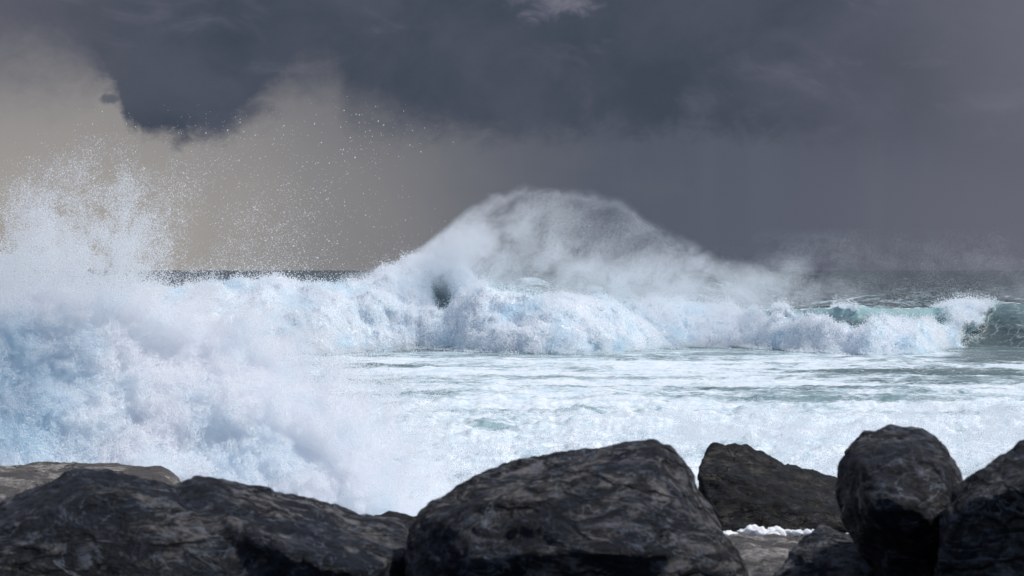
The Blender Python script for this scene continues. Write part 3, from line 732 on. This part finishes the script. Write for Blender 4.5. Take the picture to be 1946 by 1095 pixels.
# round boulder
rock('boulder', [
    [(1588, 935, 14.2), (1590, 890, 14.4), (1605, 850, 14.5), (1640, 820, 14.6), (1690, 804, 14.7), (1742, 806, 14.7), (1782, 828, 14.6), (1812, 868, 14.5), (1835, 910, 14.4), (1842, 960, 14.2), (1830, 1020, 14.0),
     (1600, 980, 14.0), (1618, 1020, 13.9), (1650, 1050, 13.9), (1710, 1085, 13.9), (1640, 880, 13.6), (1720, 860, 13.6), (1790, 900, 13.6), (1640, 970, 13.4), (1720, 970, 13.2), (1800, 980, 13.4),
     (1730, 1180, 13.8), (1830, 1180, 13.9), (1650, 1020, 15.5), (1800, 1050, 15.6), (1700, 860, 15.5)]],
    M_ROCK_BLUE, 0.020, 'tall rounded pitted boulder leaning on the one at the right edge', 0.55, 4.0, 9)
# boulder at the right edge
rock('boulder', [
    [(1800, 940, 13.3), (1832, 897, 13.5), (1880, 864, 13.6), (1950, 836, 13.8), (2080, 800, 14.0), (2450, 840, 14.0), (1782, 990, 13.1), (1775, 1060, 12.9), (1850, 950, 12.7), (1960, 920, 12.6), (2200, 950, 12.6), (1880, 1040, 12.7),
     (1775, 1500, 13.1), (1900, 1500, 12.9), (2460, 1500, 12.9), (1800, 1400, 15.4), (2460, 1400, 15.4)]],
    M_ROCK_BLUE, 0.021, 'blue black boulder cut off by the right edge of the picture', 0.6, 5.0, 6)
# low rock between
rock('boulder', [
    [(1462, 1098, 15.2), (1505, 1050, 15.6), (1545, 1008, 15.9), (1572, 999, 16.0), (1602, 1008, 16.0), (1650, 1048, 15.9), (1705, 1075, 15.7), (1770, 1098, 15.5), (1530, 1060, 15.2), (1600, 1060, 15.0), (1680, 1095, 14.8),
     (1440, 1300, 14.9), (1780, 1300, 14.7), (1460, 1250, 17.2), (1780, 1250, 17.2)],
    [(1450, 1105, 14.4), (1560, 1072, 14.6), (1640, 1070, 14.6), (1745, 1098, 14.4), (1470, 1300, 13.9), (1780, 1300, 13.9), (1460, 1250, 15.4), (1760, 1250, 15.4)]],
    M_ROCK, 0.024, 'small low rock with a blunt peak in the gap before the round boulder', 0.8, 6.0, 4)
# pale flat shelf with foam
rock('rock_shelf', [
    [(1300, 1018, 21.6), (1400, 1014, 22.0), (1500, 1016, 22.0), (1600, 1018, 22.0), (1300, 1060, 19.6), (1450, 1056, 19.4), (1560, 1060, 19.4), (1640, 1062, 19.6), (1300, 1150, 18.0), (1640, 1150, 18.0), (1300, 1160, 22.6), (1640, 1160, 22.6)],
    [(1290, 1085, 18.6), (1420, 1078, 18.2), (1600, 1085, 18.0), (1300, 1220, 17.0), (1620, 1220, 17.0), (1300, 1180, 19.5), (1600, 1180, 19.5)]],
    M_LEDGE, 0.03, 'pale tan rock shelf between the centre boulder and the small low rock', 0.6, 7.0, 4)
# wet ledge at the far left
rock('rock_ledge', [
    [(-300, 884, 31.5), (-100, 880, 32), (90, 881, 32), (190, 879, 32), (260, 884, 31.6), (312, 893, 31.2), (338, 910, 30.8), (350, 940, 29.8), (-300, 935, 27.0), (-60, 925, 27.2), (150, 915, 27.6), (300, 925, 28.0),
     (-300, 1080, 26), (340, 1080, 27), (-300, 1080, 33), (350, 1060, 33)],
    [(-300, 925, 27.4), (-60, 918, 27.6), (40, 930, 27.0), (-300, 975, 24.5), (-40, 965, 24.6), (60, 985, 24.8), (-300, 1100, 24), (80, 1100, 24), (-300, 1100, 28), (80, 1080, 28)]],
    M_LEDGE, 0.04, 'wet layered grey brown ledge behind the long boulder at far left', 0.55, 8.0, 3)
# small corner of rock behind the junction
rock('boulder', [
    [(690, 985, 20), (725, 971, 20.3), (770, 974, 20.4), (840, 985, 20.4), (700, 1010, 19.2), (850, 1010, 19.2), (680, 1150, 19), (860, 1150, 19), (690, 1150, 21.5), (860, 1150, 21.5)]],
    M_ROCK_BROWN, 0.03, 'sliver of brown rock peeping out between the two largest boulders', 0.7, 9.0, 3)

# lump of foam washed onto the shelf
def foam_heap(name, spots, label):
    bm = bmesh.new()
    for (a, b, d_, r_) in spots:
        c = P(np.array([a], float), np.array([b], float), np.array([d_], float))[0]
        m4 = Matrix.Translation(Vector(c)) @ Matrix.Diagonal((2.2 * r_, 1.3 * r_, 0.85 * r_, 1))
        bmesh.ops.create_icosphere(bm, subdivisions=3, radius=1.0, matrix=m4)
    me0 = bpy.data.meshes.new('tmp'); bm.to_mesh(me0); bm.free()
    o0 = bpy.data.objects.new('tmp', me0); COL.objects.link(o0)
    md = o0.modifiers.new('r', 'REMESH'); md.mode = 'VOXEL'; md.voxel_size = 0.012
    sm = o0.modifiers.new('s', 'SMOOTH'); sm.factor = 0.5; sm.iterations = 7
    dg = bpy.context.evaluated_depsgraph_get(); dg.update()
    me = bpy.data.meshes.new_from_object(o0.evaluated_get(dg)); bpy.data.objects.remove(o0); bpy.data.meshes.remove(me0)
    n = len(me.vertices); co_ = np.empty(n * 3, np.float32); me.vertices.foreach_get('co', co_); co_ = co_.reshape(-1, 3)
    no = np.empty(n * 3, np.float32); me.vertices.foreach_get('normal', no); no = no.reshape(-1, 3)
    co_ = co_ + no * (0.05 * (billow(co_ * 7, 3) - 0.4))[:, None]
    me.vertices.foreach_set('co', co_.astype(np.float32).ravel()); me.update(); me.name = name
    me.polygons.foreach_set('use_smooth', np.ones(len(me.polygons), bool))
    return tag(link(name, me, M_DROP), label, 'sea foam')
heap = [(1383 + 178 * u + RNG.normal() * 3, 1017 - 7 * RNG.random() - 4 * math.exp(-((1383 + 178 * u - 1432) / 14) ** 2), 22.05 + 0.25 * RNG.random(), 0.014 + 0.020 * RNG.random()) for u in np.linspace(0, 1, 44)]
heap += [(1432, 1010, 22.2, .05), (1478, 1013, 22.2, .04), (1606, 1019, 22.2, .03), (1470, 1019, 22.0, .035)]
foam_heap('sea_foam', heap, 'white lump of sea foam lying on the pale rock shelf')
